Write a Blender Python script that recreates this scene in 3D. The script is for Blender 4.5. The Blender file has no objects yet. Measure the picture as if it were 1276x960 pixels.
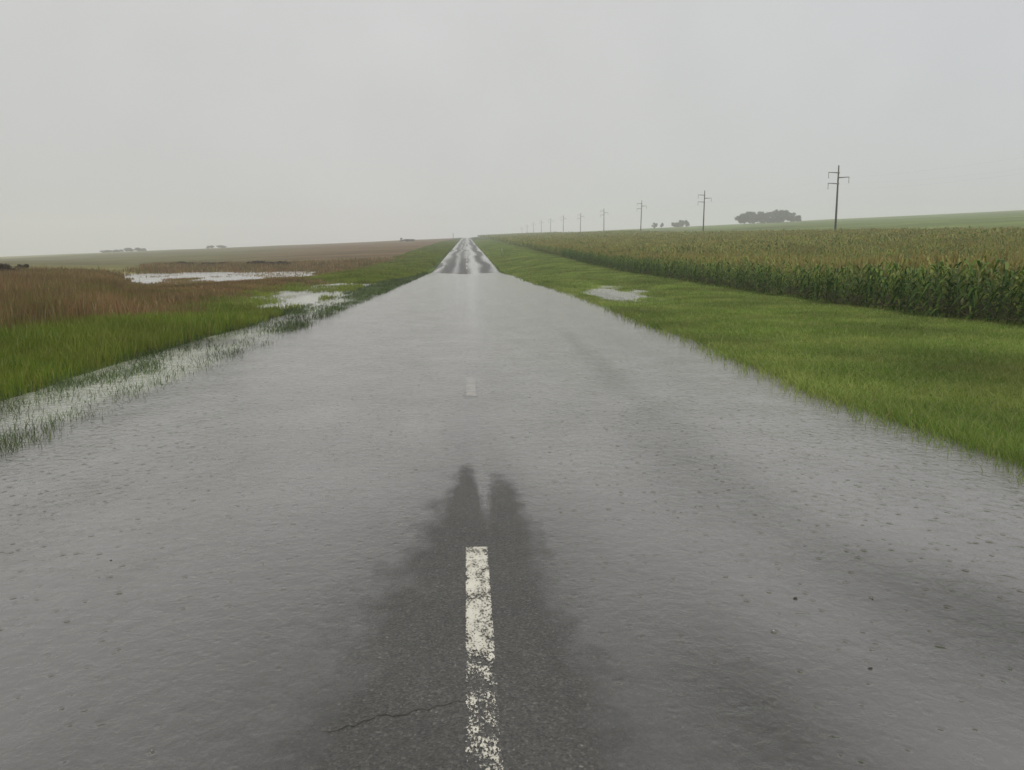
import bpy, math, random
import numpy as np
from mathutils import Vector, Matrix, Euler

random.seed(7)
rng = np.random.default_rng(11)
scene = bpy.context.scene
C = scene.collection
R = math.radians
EYE = 1.6                                     # camera height above the flood water (z = 0)

# ------------------------------------------------------------------ helpers
def tag(o, label=None, cat=None, group=None, kind=None):
    if label: o['label'] = label
    if cat: o['category'] = cat
    if group: o['group'] = group
    if kind: o['kind'] = kind
    return o

def link(o, parent=None):
    C.objects.link(o)
    if parent: o.parent = parent
    return o

def empty(name, loc, rz=0):
    o = bpy.data.objects.new(name, None)
    o.empty_display_size = .2
    o.location = loc; o.rotation_euler = (0, 0, rz)
    return link(o)

def mesh_np(name, V, F, mat=None, smooth=False):
    """V (n,3); F: list of integer arrays, each (m,k)"""
    me = bpy.data.meshes.new(name)
    V = np.asarray(V, np.float32)
    me.vertices.add(len(V)); me.vertices.foreach_set('co', V.ravel())
    loops = np.concatenate([np.asarray(f, np.int32).ravel() for f in F])
    counts = np.concatenate([np.full(len(f), np.asarray(f).shape[1], np.int32) for f in F])
    starts = np.concatenate([[0], np.cumsum(counts)[:-1]]).astype(np.int32)
    me.loops.add(len(loops)); me.loops.foreach_set('vertex_index', loops)
    me.polygons.add(len(counts)); me.polygons.foreach_set('loop_start', starts)
    me.polygons.foreach_set('use_smooth', np.full(len(counts), smooth))
    me.update(calc_edges=True); me.validate()
    if mat: me.materials.append(mat)
    return me

def mesh_obj(name, V, F, mat, parent=None, smooth=False):
    return link(bpy.data.objects.new(name, mesh_np(name, V, F, mat, smooth)), parent)

def fattr(me, name, val):
    a = me.attributes.new(name, 'FLOAT', 'POINT'); a.data.foreach_set('value', np.asarray(val, np.float32).ravel())
def cattr(me, name, col):
    a = me.attributes.new(name, 'FLOAT_COLOR', 'POINT')
    c = np.ones((len(col), 4), np.float32); c[:, :3] = col
    a.data.foreach_set('color', c.ravel())

def grid(xs, ys, zf):
    X, Y = np.meshgrid(xs, ys)
    V = np.stack([X.ravel(), Y.ravel(), zf(X.ravel(), Y.ravel())], 1)
    nx, ny = len(xs), len(ys)
    i = (np.arange(ny - 1)[:, None] * nx + np.arange(nx - 1)[None, :]).ravel()
    return V, [np.stack([i, i + 1, i + 1 + nx, i + nx], 1)]

class MB:
    """collects simple solids into one mesh"""
    def __init__(s): s.v = []; s.q = []; s.t = []
    def ring_tube(s, pts, rad, n=8, cap=True):
        pts = [Vector(p) for p in pts]; b0 = len(s.v)
        for i, p in enumerate(pts):
            d = (pts[min(i + 1, len(pts) - 1)] - pts[max(i - 1, 0)]).normalized()
            a = d.cross(Vector((0, 0, 1)) if abs(d.z) < .9 else Vector((1, 0, 0))).normalized()
            b = d.cross(a).normalized()
            r = rad[i] if hasattr(rad, '__len__') else rad
            for k in range(n):
                t = 2 * math.pi * k / n
                s.v.append(tuple(p + a * (r * math.cos(t)) + b * (r * math.sin(t))))
        for i in range(len(pts) - 1):
            for k in range(n):
                s.q.append((b0 + i * n + k, b0 + i * n + (k + 1) % n, b0 + (i + 1) * n + (k + 1) % n, b0 + (i + 1) * n + k))
        if cap:
            for e, rev in ((0, True), (len(pts) - 1, False)):
                c = len(s.v); s.v.append(tuple(pts[e]))
                for k in range(n):
                    f = (b0 + e * n + k, b0 + e * n + (k + 1) % n, c)
                    s.t.append(f[::-1] if rev else f)
    def box(s, c, size, rot=None):
        b0 = len(s.v); M = rot or Matrix.Identity(3)
        for dx in (-.5, .5):
            for dy in (-.5, .5):
                for dz in (-.5, .5):
                    s.v.append(tuple(Vector(c) + M @ Vector((dx * size[0], dy * size[1], dz * size[2]))))
        for f in ((0, 1, 3, 2), (4, 6, 7, 5), (0, 4, 5, 1), (2, 3, 7, 6), (0, 2, 6, 4), (1, 5, 7, 3)):
            s.q.append(tuple(b0 + k for k in f))
    def quad(s, a, b, c, d):
        b0 = len(s.v); s.v += [tuple(a), tuple(b), tuple(c), tuple(d)]; s.q.append((b0, b0 + 1, b0 + 2, b0 + 3))
    def tri(s, a, b, c):
        b0 = len(s.v); s.v += [tuple(a), tuple(b), tuple(c)]; s.t.append((b0, b0 + 1, b0 + 2))
    def arrays(s):
        return np.array(s.v), [np.array(f) for f in (s.q, s.t) if f]
    def mesh(s, name, mat, smooth=False):
        V, F = s.arrays(); return mesh_np(name, V, F, mat, smooth)
    def build(s, name, mat, parent=None, smooth=False):
        return link(bpy.data.objects.new(name, s.mesh(name, mat, smooth)), parent)

# value noise, vectorised
def vnoise(x, y, s, seed=0):
    x = np.asarray(x, float) / s; y = np.asarray(y, float) / s
    xi = np.floor(x).astype(np.int64); yi = np.floor(y).astype(np.int64)
    fx = x - xi; fy = y - yi
    fx = fx * fx * (3 - 2 * fx); fy = fy * fy * (3 - 2 * fy)
    def h(a, b):
        n = (a * 374761393 + b * 668265263 + seed * 974711) & 0xFFFFFFFF
        n = ((n ^ (n >> 13)) * 1274126177) & 0xFFFFFFFF
        n = n ^ (n >> 16)
        return (n & 0xFFFF) / 65535.0
    return (h(xi, yi) * (1 - fx) + h(xi + 1, yi) * fx) * (1 - fy) + (h(xi, yi + 1) * (1 - fx) + h(xi + 1, yi + 1) * fx) * fy
def fbm(x, y, s, seed=0):
    return .55 * vnoise(x, y, s, seed) + .3 * vnoise(x, y, s / 2.1, seed + 1) + .15 * vnoise(x, y, s / 4.3, seed + 2)
def sstep(a, b, v):
    t = np.clip((v - a) / (b - a), 0, 1); return t * t * (3 - 2 * t)

# ------------------------------------------------------------------ materials
def new_mat(name):
    m = bpy.data.materials.new(name); m.use_nodes = True
    nt = m.node_tree; nt.nodes.clear()
    return m, nt, nt.nodes, nt.links
def N(nt, t, **kw):
    n = nt.nodes.new(t)
    for k, v in kw.items():
        if k == 'inp':
            for a, b in v.items(): n.inputs[a].default_value = b
        else: setattr(n, k, v)
    return n
def out(nt, sh): o = N(nt, 'ShaderNodeOutputMaterial'); nt.links.new(sh, o.inputs['Surface']); return o
def math_n(nt, op, a, b=None, c=None, clamp=False):
    n = N(nt, 'ShaderNodeMath', operation=op, use_clamp=clamp)
    for i, v in enumerate((a, b, c)):
        if v is None: continue
        if isinstance(v, (int, float)): n.inputs[i].default_value = v
        else: nt.links.new(v, n.inputs[i])
    return n.outputs[0]
def ramp(nt, fac, stops):
    n = N(nt, 'ShaderNodeValToRGB'); e = n.color_ramp.elements
    while len(e) < len(stops): e.new(.5)
    for k, (p, c) in zip(e, stops): k.position = p; k.color = (*c, 1)
    nt.links.new(fac, n.inputs[0]); return n.outputs[0]

def leaf_mat(name, stops, rough=.5, trans=.35, spec=.3, patch=None):
    """vegetation: colour varies from leaf to leaf"""
    m, nt, n, l = new_mat(name)
    g = N(nt, 'ShaderNodeNewGeometry')
    col = ramp(nt, g.outputs['Random Per Island'], stops)
    tc = N(nt, 'ShaderNodeTexCoord')
    no = N(nt, 'ShaderNodeTexNoise', inp={'Scale': .35, 'Detail': 3})
    l.new(tc.outputs['Object'], no.inputs['Vector'])
    hs = N(nt, 'ShaderNodeHueSaturation')
    l.new(math_n(nt, 'MULTIPLY_ADD', no.outputs[0], 1.7, .15), hs.inputs['Value']); 
    if patch:
        n2 = N(nt, 'ShaderNodeTexNoise', inp={'Scale': .55, 'Detail': 5, 'Roughness': .6}); l.new(tc.outputs['Object'], n2.inputs['Vector'])
        pf = ramp(nt, n2.outputs[0], [(.45, (0, 0, 0)), (.62, (.85, .85, .85))])
        pm = N(nt, 'ShaderNodeMix', data_type='RGBA', inp={7: (*patch, 1)}); l.new(pf, pm.inputs[0]); l.new(col, pm.inputs[6]); col = pm.outputs[2]
    l.new(col, hs.inputs['Color'])
    p = N(nt, 'ShaderNodeBsdfPrincipled', inp={'Roughness': rough, 'Specular IOR Level': spec})
    t = N(nt, 'ShaderNodeBsdfTranslucent')
    l.new(hs.outputs[0], p.inputs['Base Color']); l.new(hs.outputs[0], t.inputs['Color'])
    mx = N(nt, 'ShaderNodeMixShader', inp={0: trans}); l.new(p.outputs[0], mx.inputs[1]); l.new(t.outputs[0], mx.inputs[2])
    out(nt, mx.outputs[0]); return m

def plain_mat(name, c1, c2, scale=8, rough=.7, bump=.2):
    m, nt, n, l = new_mat(name)
    tc = N(nt, 'ShaderNodeTexCoord')
    no = N(nt, 'ShaderNodeTexNoise', inp={'Scale': scale, 'Detail': 5}); l.new(tc.outputs['Object'], no.inputs['Vector'])
    col = ramp(nt, no.outputs[0], [(.3, c1), (.7, c2)])
    b = N(nt, 'ShaderNodeBump', inp={'Strength': bump, 'Distance': .02}); l.new(no.outputs[0], b.inputs['Height'])
    p = N(nt, 'ShaderNodeBsdfPrincipled', inp={'Roughness': rough}); l.new(col, p.inputs['Base Color']); l.new(b.outputs[0], p.inputs['Normal'])
    out(nt, p.outputs[0]); return m

M_grassR = leaf_mat('verge_grass_blades', [(0, (.11, .19, .026)), (.55, (.18, .265, .045)), (.85, (.24, .29, .07)), (1, (.31, .29, .12))], trans=.5, patch=(.24, .28, .07))
M_grassL = leaf_mat('tall_green_grass_blades', [(0, (.09, .15, .012)), (.6, (.155, .22, .022)), (.9, (.18, .21, .032)), (1, (.26, .22, .07))], trans=.45, patch=(.17, .19, .03))
M_emerg = leaf_mat('flooded_grass_blades', [(0, (.025, .042, .014)), (.6, (.06, .095, .026)), (1, (.12, .15, .05))])
M_brown = leaf_mat('brown_sedge_blades', [(0, (.14, .09, .038)), (.45, (.22, .14, .066)), (.65, (.27, .14, .07)), (.85, (.16, .14, .045)), (1, (.34, .27, .15))], rough=.7, patch=(.135, .13, .035))
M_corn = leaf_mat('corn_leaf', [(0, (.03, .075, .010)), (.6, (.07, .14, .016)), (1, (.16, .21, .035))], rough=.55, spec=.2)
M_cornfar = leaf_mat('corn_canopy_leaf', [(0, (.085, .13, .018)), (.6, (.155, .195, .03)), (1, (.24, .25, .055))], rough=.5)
M_stalk = plain_mat('corn_stalk_skin', (.07, .11, .03), (.13, .15, .05), 20)
M_tassel = leaf_mat('corn_tassel', [(0, (.22, .17, .05)), (.6, (.30, .24, .078)), (1, (.37, .32, .12))], rough=.8)
M_dry = leaf_mat('dry_lower_leaf', [(0, (.20, .13, .06)), (1, (.32, .24, .12))], rough=.8)
M_wood = plain_mat('weathered_pole_wood', (.035, .03, .026), (.075, .065, .055), 6)
M_arm = plain_mat('pole_arm_concrete', (.09, .09, .09), (.15, .15, .145), 6)
M_ins = plain_mat('insulator_glaze', (.09, .07, .06), (.13, .11, .1), 6, rough=.3)
M_wire = plain_mat('wire_metal', (.1, .1, .1), (.16, .16, .16), 3, rough=.5)
M_bark = plain_mat('tree_bark', (.05, .04, .03), (.09, .075, .055), 4)
M_tree = leaf_mat('tree_leaf', [(0, (.014, .022, .012)), (.6, (.028, .04, .018)), (1, (.05, .065, .028))])
M_shrub = leaf_mat('marsh_shrub_leaf', [(0, (.035, .026, .014)), (.7, (.065, .048, .025)), (1, (.10, .075, .04))])
M_clod = plain_mat('dark_debris', (.012, .012, .008), (.03, .028, .016), 60)
M_pale = plain_mat('pale_stake_wood', (.38, .34, .28), (.55, .5, .43), 12)
M_mark = plain_mat('marker_paint', (.16, .2, .09), (.22, .26, .13), 12)

# soil / fields
def ground_mat():
    m, nt, n, l = new_mat('field_ground')
    at = N(nt, 'ShaderNodeAttribute', attribute_name='Col')
    tc = N(nt, 'ShaderNodeTexCoord')
    n1 = N(nt, 'ShaderNodeTexNoise', inp={'Scale': .9, 'Detail': 8, 'Roughness': .65}); l.new(tc.outputs['Object'], n1.inputs['Vector'])
    n2 = N(nt, 'ShaderNodeTexNoise', inp={'Scale': 9, 'Detail': 4}); l.new(tc.outputs['Object'], n2.inputs['Vector'])
    mp = N(nt, 'ShaderNodeMapping', inp={'Scale': (.02, .09, .05)}); l.new(tc.outputs['Object'], mp.inputs['Vector'])
    n3 = N(nt, 'ShaderNodeTexNoise', inp={'Scale': 1, 'Detail': 5}); l.new(mp.outputs[0], n3.inputs['Vector'])
    v = math_n(nt, 'MULTIPLY_ADD', n1.outputs[0], .8, .2)
    v = math_n(nt, 'ADD', v, math_n(nt, 'MULTIPLY_ADD', n2.outputs[0], .5, -.05))
    v = math_n(nt, 'MULTIPLY', v, math_n(nt, 'MULTIPLY_ADD', n3.outputs[0], 1.9, .05))
    hs = N(nt, 'ShaderNodeHueSaturation'); l.new(v, hs.inputs['Value']); l.new(at.outputs['Color'], hs.inputs['Color'])
    b = N(nt, 'ShaderNodeBump', inp={'Strength': .6, 'Distance': .12}); l.new(n2.outputs[0], b.inputs['Height'])
    p = N(nt, 'ShaderNodeBsdfPrincipled', inp={'Roughness': .95, 'Specular IOR Level': .1})
    l.new(hs.outputs[0], p.inputs['Base Color']); l.new(b.outputs[0], p.inputs['Normal'])
    out(nt, p.outputs[0]); return m
M_ground = ground_mat()

# wet asphalt, with a film of run-off water where 'film' says so
def asphalt_mat():
    m, nt, n, l = new_mat('wet_asphalt')
    tc = N(nt, 'ShaderNodeTexCoord'); at = N(nt, 'ShaderNodeAttribute', attribute_name='film')
    agg = N(nt, 'ShaderNodeTexVoronoi', inp={'Scale': 110}); l.new(tc.outputs['Object'], agg.inputs['Vector'])
    big = N(nt, 'ShaderNodeTexNoise', inp={'Scale': 1.3, 'Detail': 7, 'Roughness': .62}); l.new(tc.outputs['Object'], big.inputs['Vector'])
    mpf = N(nt, 'ShaderNodeMapping', inp={'Scale': (1, .45, 1)}); l.new(tc.outputs['Object'], mpf.inputs['Vector'])
    fine = N(nt, 'ShaderNodeTexNoise', inp={'Scale': 95, 'Detail': 3, 'Roughness': .7}); l.new(mpf.outputs[0], fine.inputs['Vector'])
    c1 = ramp(nt, agg.outputs['Color'], [(0, (.03, .029, .027)), (.75, (.06, .058, .054)), (.93, (.095, .09, .08)), (1, (.16, .15, .13))])
    hs = N(nt, 'ShaderNodeHueSaturation'); l.new(c1, hs.inputs['Color'])
    l.new(math_n(nt, 'MULTIPLY', math_n(nt, 'MULTIPLY_ADD', big.outputs[0], .8, .6), math_n(nt, 'MULTIPLY_ADD', fine.outputs[0], 1.1, .5)), hs.inputs['Value'])
    bh = math_n(nt, 'ADD', agg.outputs['Distance'], fine.outputs[0])
    b = N(nt, 'ShaderNodeBump', inp={'Strength': .55, 'Distance': .004}); l.new(bh, b.inputs['Height'])
    p = N(nt, 'ShaderNodeBsdfPrincipled', inp={'Roughness': .55, 'Specular IOR Level': .35})
    l.new(hs.outputs[0], p.inputs['Base Color']); l.new(b.outputs[0], p.inputs['Normal'])
    rp = N(nt, 'ShaderNodeTexNoise', inp={'Scale': 6, 'Detail': 3}); l.new(tc.outputs['Object'], rp.inputs['Vector'])
    b2 = N(nt, 'ShaderNodeBump', inp={'Strength': .12, 'Distance': .01}); l.new(rp.outputs[0], b2.inputs['Height'])
    f = N(nt, 'ShaderNodeBsdfPrincipled', inp={'Base Color': (.12, .12, .115, 1), 'Roughness': .1, 'IOR': 1.33}); l.new(b2.outputs[0], f.inputs['Normal'])
    mx = N(nt, 'ShaderNodeMixShader'); l.new(at.outputs['Fac'], mx.inputs[0]); l.new(p.outputs[0], mx.inputs[1]); l.new(f.outputs[0], mx.inputs[2])
    out(nt, mx.outputs[0]); return m
M_asph = asphalt_mat()

def paint_mat():
    m, nt, n, l = new_mat('worn_line_paint')
    tc = N(nt, 'ShaderNodeTexCoord'); at = N(nt, 'ShaderNodeAttribute', attribute_name='wear')
    mp = N(nt, 'ShaderNodeMapping', inp={'Scale': (1, .55, 1)}); l.new(tc.outputs['Object'], mp.inputs['Vector'])
    a = N(nt, 'ShaderNodeTexNoise', inp={'Scale': 100, 'Detail': 5, 'Roughness': .75}); l.new(mp.outputs[0], a.inputs['Vector'])
    a2 = N(nt, 'ShaderNodeTexNoise', inp={'Scale': 16, 'Detail': 3}); l.new(mp.outputs[0], a2.inputs['Vector'])
    h = math_n(nt, 'ADD', math_n(nt, 'MULTIPLY', a.outputs[0], .68), math_n(nt, 'MULTIPLY', a2.outputs[0], .32))
    keep = math_n(nt, 'MULTIPLY_ADD', math_n(nt, 'SUBTRACT', h, at.outputs['Fac']), 22, .5, clamp=True)
    col = ramp(nt, a2.outputs[0], [(.3, (.34, .325, .27)), (.7, (.52, .50, .43))])
    p = N(nt, 'ShaderNodeBsdfPrincipled', inp={'Roughness': .6}); l.new(col, p.inputs['Base Color'])
    t = N(nt, 'ShaderNodeBsdfTransparent')
    mx = N(nt, 'ShaderNodeMixShader'); l.new(keep, mx.inputs[0]); l.new(t.outputs[0], mx.inputs[1]); l.new(p.outputs[0], mx.inputs[2])
    out(nt, mx.outputs[0]); return m
M_paint = paint_mat()

# murky flood water under rain: depth hides the ground, drops pit the surface
def water_mat(name, murk, pits=1.0, kdepth=32):
    m, nt, n, l = new_mat(name)
    tc = N(nt, 'ShaderNodeTexCoord'); at = N(nt, 'ShaderNodeAttribute', attribute_name='depth'); D0 = at.outputs['Fac']
    mpd = N(nt, 'ShaderNodeMapping', inp={'Scale': (1, .6, 1)}); l.new(tc.outputs['Object'], mpd.inputs['Vector'])
    dn = N(nt, 'ShaderNodeTexNoise', inp={'Scale': 7, 'Detail': 8, 'Roughness': .68}); l.new(mpd.outputs[0], dn.inputs['Vector'])
    D = math_n(nt, 'MULTIPLY', math_n(nt, 'ADD', D0, math_n(nt, 'MULTIPLY_ADD', dn.outputs[0], .011, -.0052)), math_n(nt, 'MULTIPLY', D0, 600, clamp=True))
    D = math_n(nt, 'MAXIMUM', D, 0)
    ge = N(nt, 'ShaderNodeNewGeometry'); dp = N(nt, 'ShaderNodeVectorMath', operation='DOT_PRODUCT')   # light crosses more murk at a shallow angle
    l.new(ge.outputs['Incoming'], dp.inputs[0]); l.new(ge.outputs['True Normal'], dp.inputs[1])
    path = math_n(nt, 'DIVIDE', D, math_n(nt, 'MAXIMUM', math_n(nt, 'ABSOLUTE', dp.outputs['Value']), .06))
    opac = math_n(nt, 'SUBTRACT', 1.0, math_n(nt, 'EXPONENT', math_n(nt, 'MULTIPLY', path, -kdepth)), clamp=True)
    rip = N(nt, 'ShaderNodeTexNoise', inp={'Scale': 13, 'Detail': 4, 'Roughness': .6, 'Distortion': .4}); l.new(tc.outputs['Object'], rip.inputs['Vector'])
    H = math_n(nt, 'MULTIPLY', rip.outputs[0], .0115)
    slow = N(nt, 'ShaderNodeTexNoise', inp={'Scale': 1.6, 'Detail': 2}); l.new(tc.outputs['Object'], slow.inputs['Vector'])
    H = math_n(nt, 'MULTIPLY', H, math_n(nt, 'MULTIPLY_ADD', slow.outputs[0], 1.4, .2))
    r2 = N(nt, 'ShaderNodeTexNoise', inp={'Scale': 4.5, 'Detail': 2}); l.new(tc.outputs['Object'], r2.inputs['Vector'])
    H = math_n(nt, 'ADD', H, math_n(nt, 'MULTIPLY', r2.outputs[0], .007))
    for sc, off, gate, amp in ((5.5, 0.0, .6, .9), (3.0, 3.7, .4, 1.2), (10, 7.1, .7, .6)):
        mp = N(nt, 'ShaderNodeMapping', inp={'Location': (off, off * 1.7, 0)}); l.new(tc.outputs['Object'], mp.inputs['Vector'])
        vo = N(nt, 'ShaderNodeTexVoronoi', voronoi_dimensions='2D', inp={'Scale': sc}); l.new(mp.outputs[0], vo.inputs['Vector'])
        sep = N(nt, 'ShaderNodeSeparateColor'); l.new(vo.outputs['Color'], sep.inputs[0])
        on = math_n(nt, 'GREATER_THAN', sep.outputs[0], 1 - gate)
        d = math_n(nt, 'DIVIDE', vo.outputs['Distance'], sc)             # metres from the drop
        R0 = math_n(nt, 'MULTIPLY_ADD', sep.outputs[1], .016, .010)      # ring radius
        e = math_n(nt, 'DIVIDE', math_n(nt, 'SUBTRACT', d, R0), .009)
        ring = math_n(nt, 'EXPONENT', math_n(nt, 'MULTIPLY', math_n(nt, 'MULTIPLY', e, e), -1))
        e2 = math_n(nt, 'DIVIDE', d, math_n(nt, 'MULTIPLY_ADD', sep.outputs[2], .012, .008))
        pit = math_n(nt, 'EXPONENT', math_n(nt, 'MULTIPLY', math_n(nt, 'MULTIPLY', e2, e2), -1))
        h = math_n(nt, 'SUBTRACT', math_n(nt, 'MULTIPLY', ring, .0010), math_n(nt, 'MULTIPLY', pit, .008))
        h = math_n(nt, 'MULTIPLY', math_n(nt, 'MULTIPLY', h, on), math_n(nt, 'MULTIPLY', math_n(nt, 'POWER', sep.outputs[1], 1.6), amp * pits * 1.05))
        H = math_n(nt, 'ADD', H, h)
    calm = math_n(nt, 'MULTIPLY', math_n(nt, 'DIVIDE', D, .012), 1.0, clamp=True)
    H = math_n(nt, 'MULTIPLY', H, math_n(nt, 'MULTIPLY_ADD', calm, .75, .25))
    b = N(nt, 'ShaderNodeBump', inp={'Strength': 1.0, 'Distance': 1.0}); l.new(H, b.inputs['Height'])
    mud = N(nt, 'ShaderNodeTexNoise', inp={'Scale': .5, 'Detail': 4}); l.new(tc.outputs['Object'], mud.inputs['Vector'])
    mc = ramp(nt, mud.outputs[0], [(.3, tuple(c * .85 for c in murk)), (.7, tuple(c * 1.15 for c in murk))])
    ca = N(nt, 'ShaderNodeAttribute', attribute_name='calm')
    pm = N(nt, 'ShaderNodeMix', data_type='RGBA', inp={7: (.33, .345, .285, 1)}); l.new(ca.outputs['Fac'], pm.inputs[0]); l.new(mc, pm.inputs[6])
    sa = N(nt, 'ShaderNodeAttribute', attribute_name='clear')                    # clearer currents carrying less silt
    mp2 = N(nt, 'ShaderNodeMapping', inp={'Scale': (.9, .22, 1)}); l.new(tc.outputs['Object'], mp2.inputs['Vector'])
    cn = N(nt, 'ShaderNodeTexNoise', inp={'Scale': 1.3, 'Detail': 5, 'Roughness': .6}); l.new(mp2.outputs[0], cn.inputs['Vector'])
    cf_ = math_n(nt, 'MULTIPLY', sa.outputs['Fac'], math_n(nt, 'MULTIPLY_ADD', cn.outputs[0], 1.6, .2), clamp=True)
    wide = math_n(nt, 'MULTIPLY_ADD', cn.outputs[0], 2.2, -.95, clamp=True)
    cf_ = math_n(nt, 'MAXIMUM', cf_, math_n(nt, 'MULTIPLY', wide, .45))
    cm = N(nt, 'ShaderNodeMix', data_type='RGBA', inp={7: (.045, .043, .036, 1)}); l.new(cf_, cm.inputs[0]); l.new(pm.outputs[2], cm.inputs[6])
    df = N(nt, 'ShaderNodeBsdfDiffuse'); l.new(cm.outputs[2], df.inputs['Color'])
    tr = N(nt, 'ShaderNodeBsdfTransparent')
    body = N(nt, 'ShaderNodeMixShader'); l.new(opac, body.inputs[0]); l.new(tr.outputs[0], body.inputs[1]); l.new(df.outputs[0], body.inputs[2])
    gl = N(nt, 'ShaderNodeBsdfGlossy', inp={'Roughness': .12, 'Color': (1, .992, .985, 1)}); l.new(b.outputs[0], gl.inputs['Normal'])
    fr = N(nt, 'ShaderNodeFresnel', inp={'IOR': 1.6}); l.new(b.outputs[0], fr.inputs['Normal'])
    cover = math_n(nt, 'MULTIPLY', math_n(nt, 'DIVIDE', D, .0055), 1.0, clamp=True)
    mx = N(nt, 'ShaderNodeMixShader'); l.new(math_n(nt, 'MULTIPLY', fr.outputs[0], cover), mx.inputs[0])
    l.new(body.outputs[0], mx.inputs[1]); l.new(gl.outputs[0], mx.inputs[2])
    out(nt, mx.outputs[0]); return m
M_flood = water_mat('murky_flood_water', (.140, .135, .131))
M_pond = water_mat('pond_water_surface', (.26, .25, .235), pits=.4)

# ------------------------------------------------------------------ terrain shape
def softplus(v, w): return w * np.logaddexp(0, v / w)
def plane(x, y):
    r = np.maximum(np.maximum(y, np.abs(x) / .8), 1.0)
    re = np.where(r < 700, r, 700 + 150 * (1 - np.exp(-(np.maximum(r, 700) - 700) / 150)))
    q = re / r
    X = x * q; Y = y * q
    return .029 * Y + np.where(X > 0, .05, .043) * X - 2.2 - np.maximum(r - 800, 0) * .004
def base(x, y): return softplus(plane(x, y), .15)
RO_Y = np.array([-5, 2.3, 3.1, 4.5, 5.3, 6.0, 8, 12, 20, 45, 66, 78, 110, 160, 3000])
RO_Z = np.array([.012, .011, .0085, .006, .0005, -.005, -.009, -.013, -.022, -.035, -.06, -.055, .0, .03, .03])
def road_z(x, y):
    z = base(0 * x, y) + np.interp(y, RO_Y, RO_Z) - np.where(x > 0, .028, .0225) * np.sqrt(x * x + .006)
    near = 1 - sstep(60, 80, y)
    z += near * (.0075 * (fbm(x, y * .45, 1.1, 3) - .5) + .004 * (fbm(x, y, .35, 9) - .5))
    z += .030 * sstep(55, 68, y) * (1 - sstep(90, 130, y)) * (fbm(x * 1.0, y * .12, 1.3, 12) - .5)
    z += .030 * np.exp(-((x - 2.4) / .95) ** 2 - ((y - 2.75) / .62) ** 2) * (.75 + .5 * vnoise(x, y, .5, 15))
    z += .028 * np.exp(-((x - 1.5 - .12 * (y - 6)) / .3) ** 2 - ((y - 6.5) / 1.6) ** 2)      # shallow spot, lower right
    z += .0052 * np.exp(-((x - .24 + .05 * (y - 5)) / .12) ** 2 - ((y - 5.1) / .75) ** 2)
    z += .0046 * np.exp(-((x + .07) / .07) ** 2 - ((y - 5.3) / .7) ** 2)
    z += .0068 * np.exp(-(x / .2) ** 4 - ((y - 9.5) / .95) ** 6)
    z -= .007 * np.exp(-((x - .06) / .035) ** 2 - ((y - 5.6) / 1.0) ** 2)
    return z
def edge_r(y): return 4.25 + .5 * np.exp(-((y - 30) / 14) ** 2) + .55 * (fbm(y, 0 * y, 3.0, 21) - .5) - .5 * sstep(60, 85, y)
def edge_l(y): return -5.15 + .5 * (fbm(y, 0 * y, 2.5, 22) - .5) + 1.0 * sstep(45, 62, y)
def f_pond(x, y): return ((x + .305 * y) / (.138 * y + .01)) ** 4 + ((y - 70 - 100 * np.clip(x / y + .30, -.2, .2)) / 21) ** 4 + 2.4 * (fbm(x * .7, y, 8, 95) - .5)
def f_ditch(x, y): return ((x + 7.3 + .02 * (y - 36)) / 1.8) ** 2 + ((y - 36) / 13) ** 4 + .9 * (fbm(x * 1.5, y * .5, 1.6, 96) - .5)
def f_pud(x, y): return ((x - 7.0 - .10 * (y - 37)) / 1.5) ** 2 + ((y - 37.0) / 8.5) ** 2 + 1.5 * (fbm(x * 1.5, y * .5, 1.4, 97) - .5)
def ground_z(x, y):
    b = base(x, y) * sstep(3, 9, np.abs(x)) + base(0 * x, y) * (1 - sstep(3, 9, np.abs(x)))
    dr = x - edge_r(y); dl = edge_l(y) - x
    hr = np.where(dr > 0, (.06 + .24 * sstep(24, 52, y)) * (1 - np.exp(-np.maximum(dr, 0) / 1.6)), .09 * dr)
    fringe = -.03 + .055 * (fbm(x * 1.6, y * .6, 1.2, 31) - .5)
    hl = np.where(dl > 0, .14 * (1 - np.exp(-np.maximum(dl, 0) / 1.2)), fringe + .02 * np.minimum(dl, 0))
    h = np.where(x > 0, hr, hl)
    h += .05 * (fbm(x, y, 2.2, 41) - .5) * sstep(.2, 1.5, np.where(x > 0, dr, dl))
    yy = np.maximum(y, 1)
    h -= .30 * np.exp(-f_pond(x, yy)) * (x < 0) + .26 * np.exp(-f_ditch(x, yy)) * (x < 0) + .34 * np.exp(-f_pud(x, yy)) * (x > 0)
    far = sstep(40, 160, np.hypot(x, y))
    h += far * 1.0 * (fbm(x, y, 60, 51) - .5) * sstep(15, 70, np.abs(x))
    z = b + h
    under = 1 - sstep(3.2, 3.62, np.abs(x))                 # cut down below the pavement
    zr = road_z(np.clip(x, -3.5, 3.5), y)
    lim = zr - .035
    return np.where(under > 0, z * (1 - under) + np.minimum(z, lim - .2) * under, z)

sinhgrid = lambda lo, hi, n, k: np.sinh(np.linspace(math.asinh(lo / k), math.asinh(hi / k), n)) * k
tx = np.unique(np.concatenate([sinhgrid(-1500, 1500, 380, 6.0), np.linspace(-6, -3, 30), np.linspace(3, 6, 30)]))
ty = np.concatenate([np.linspace(-8, 2, 24)[:-1], sinhgrid(2, 1900, 430, 9.0)])
V, F = grid(tx, ty, ground_z)
x, y = V[:, 0], V[:, 1]
nz = fbm(x, y, 6, 61)[:, None]; nz2 = fbm(x, y, 45, 62)[:, None]
def mixc(a, b, t): return a * (1 - t[:, None]) + b * t[:, None]
green = np.array([.075, .11, .022]); gdark = np.array([.04, .065, .015])
col = np.tile(green, (len(V), 1))
wob = 3 * (fbm(x, y, 9, 63) - .5)
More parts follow.
